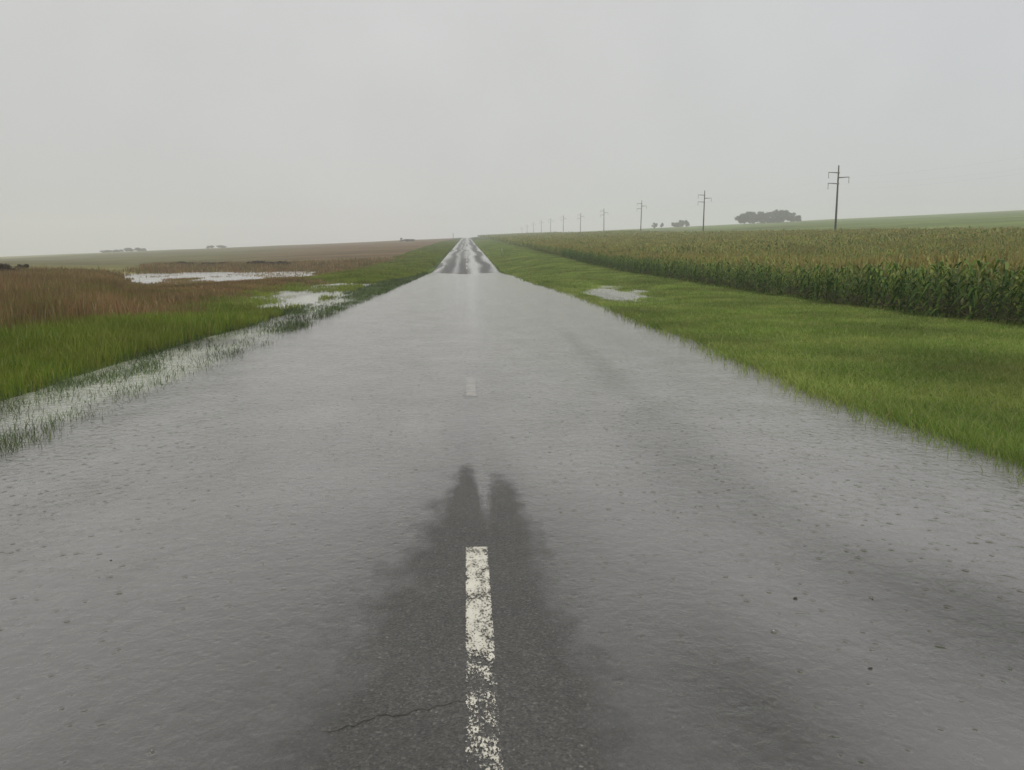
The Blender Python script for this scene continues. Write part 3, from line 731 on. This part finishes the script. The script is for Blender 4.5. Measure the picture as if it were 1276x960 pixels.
# scraps of debris floating on the flood
def scrap(x, y, s, label, seed):
    r = random.Random(seed); m = MB(); n = 9; ring = []
    zt = max(0.0, float(road_z(np.array([x]), np.array([y]))[0]))
    for k in range(n):
        a = 6.283 * k / n; q = s * r.uniform(.7, 1.25); ring.append((math.cos(a) * q, math.sin(a) * q * .8))
    for k in range(n):
        a, b = ring[k], ring[(k + 1) % n]
        m.quad((*a, -.004), (*b, -.004), (b[0] * .75, b[1] * .75, s * .45), (a[0] * .75, a[1] * .75, s * .45))
        m.tri((a[0] * .75, a[1] * .75, s * .45), (b[0] * .75, b[1] * .75, s * .45), (0, 0, s * .6))
    o = m.build('debris_scrap', M_clod, None, True); o.location = (x, y, zt)
    return tag(o, label, 'debris', 'scraps of debris on the flood')

# ------------------------------------------------------------------ camera
cam = bpy.data.objects.new('Camera', bpy.data.cameras.new('Camera')); C.objects.link(cam)
cam.data.sensor_width = 36; cam.data.lens = 36 * 960 / 1276
cam.data.clip_start = .05; cam.data.clip_end = 8000
PITCH = math.atan(160 / 960); YAW = math.atan(57 / 973.2)
cam.location = (-.042, 0, EYE)
cam.rotation_euler = (math.pi / 2 - PITCH, 0, -YAW)
scene.camera = cam

scrap(1.50, 3.35, .013, 'dark flat scrap of debris on the water, the upper of the two biggest', 1)
scrap(1.53, 2.72, .009, 'dark round scrap of debris on the water at the lower right', 2)
scrap(1.86, 3.32, .006, 'tiny dark scrap of debris right of the upper flat scrap', 3)
scrap(-1.95, 4.02, .008, 'tiny dark scrap of debris on the water at the left', 4)

# ------------------------------------------------------------------ haze
m, nt, n, l = new_mat('haze_air')
pv = N(nt, 'ShaderNodeVolumePrincipled', inp={'Color': (.97, .98, .97, 1), 'Density': .0008, 'Anisotropy': .0})
o = N(nt, 'ShaderNodeOutputMaterial'); l.new(pv.outputs[0], o.inputs['Volume'])
hz = MB(); hz.box((0, 960, 38), (3100, 2100, 96))
tag(hz.build('haze', m), 'pale rainy haze lying over the whole landscape', 'haze', kind='stuff')

# ------------------------------------------------------------------ light
world = bpy.data.worlds.new('World'); scene.world = world; world.use_nodes = True
nt = world.node_tree; nt.nodes.clear(); l = nt.links
SUN_EL, SUN_AZ = R(64), R(165)
sky = N(nt, 'ShaderNodeTexSky', sky_type='NISHITA'); sky.sun_disc = False; sky.sun_elevation = SUN_EL; sky.sun_rotation = SUN_AZ
sky.air_density = 1.0; sky.dust_density = 4.0
hs = N(nt, 'ShaderNodeHueSaturation', inp={'Saturation': .12, 'Value': 1.0}); l.new(sky.outputs[0], hs.inputs['Color'])
tc = N(nt, 'ShaderNodeTexCoord')
cl = N(nt, 'ShaderNodeTexNoise', inp={'Scale': 1.8, 'Detail': 4}); l.new(tc.outputs['Generated'], cl.inputs['Vector'])
gc = ramp(nt, cl.outputs[0], [(.3, (3.3, 3.36, 3.32)), (.7, (4.5, 4.53, 4.5))])
mx = N(nt, 'ShaderNodeMix', data_type='RGBA', inp={0: .85}); l.new(hs.outputs[0], mx.inputs[6]); 
sx = N(nt, 'ShaderNodeSeparateXYZ'); l.new(tc.outputs['Generated'], sx.inputs[0])
cool = N(nt, 'ShaderNodeMix', data_type='RGBA', blend_type='MULTIPLY', inp={7: (.955, .965, 1.03, 1)})   # thinner, cooler cloud to the right
l.new(math_n(nt, 'MULTIPLY_ADD', sx.outputs[0], 2.2, -.3, clamp=True), cool.inputs[0]); l.new(gc, cool.inputs[6]); l.new(cool.outputs[2], mx.inputs[7])
bg = N(nt, 'ShaderNodeBackground', inp={'Strength': .1}); l.new(mx.outputs[2], bg.inputs['Color'])
wo = N(nt, 'ShaderNodeOutputWorld'); l.new(bg.outputs[0], wo.inputs['Surface'])
sun = bpy.data.objects.new('Sun', bpy.data.lights.new('Sun', 'SUN')); C.objects.link(sun)
sun.data.energy = 1.5; sun.data.angle = R(30); sun.data.color = (1, .97, .92)
sun.rotation_euler = (math.pi / 2 - SUN_EL, 0, math.pi - SUN_AZ + math.pi * 0)

scene.view_settings.view_transform = 'Standard'; scene.view_settings.look = 'None'
scene.view_settings.exposure = .66; scene.view_settings.gamma = 1
scene.render.engine = 'CYCLES'
scene.cycles.max_bounces = 8; scene.cycles.transparent_max_bounces = 12; scene.cycles.volume_bounces = 2
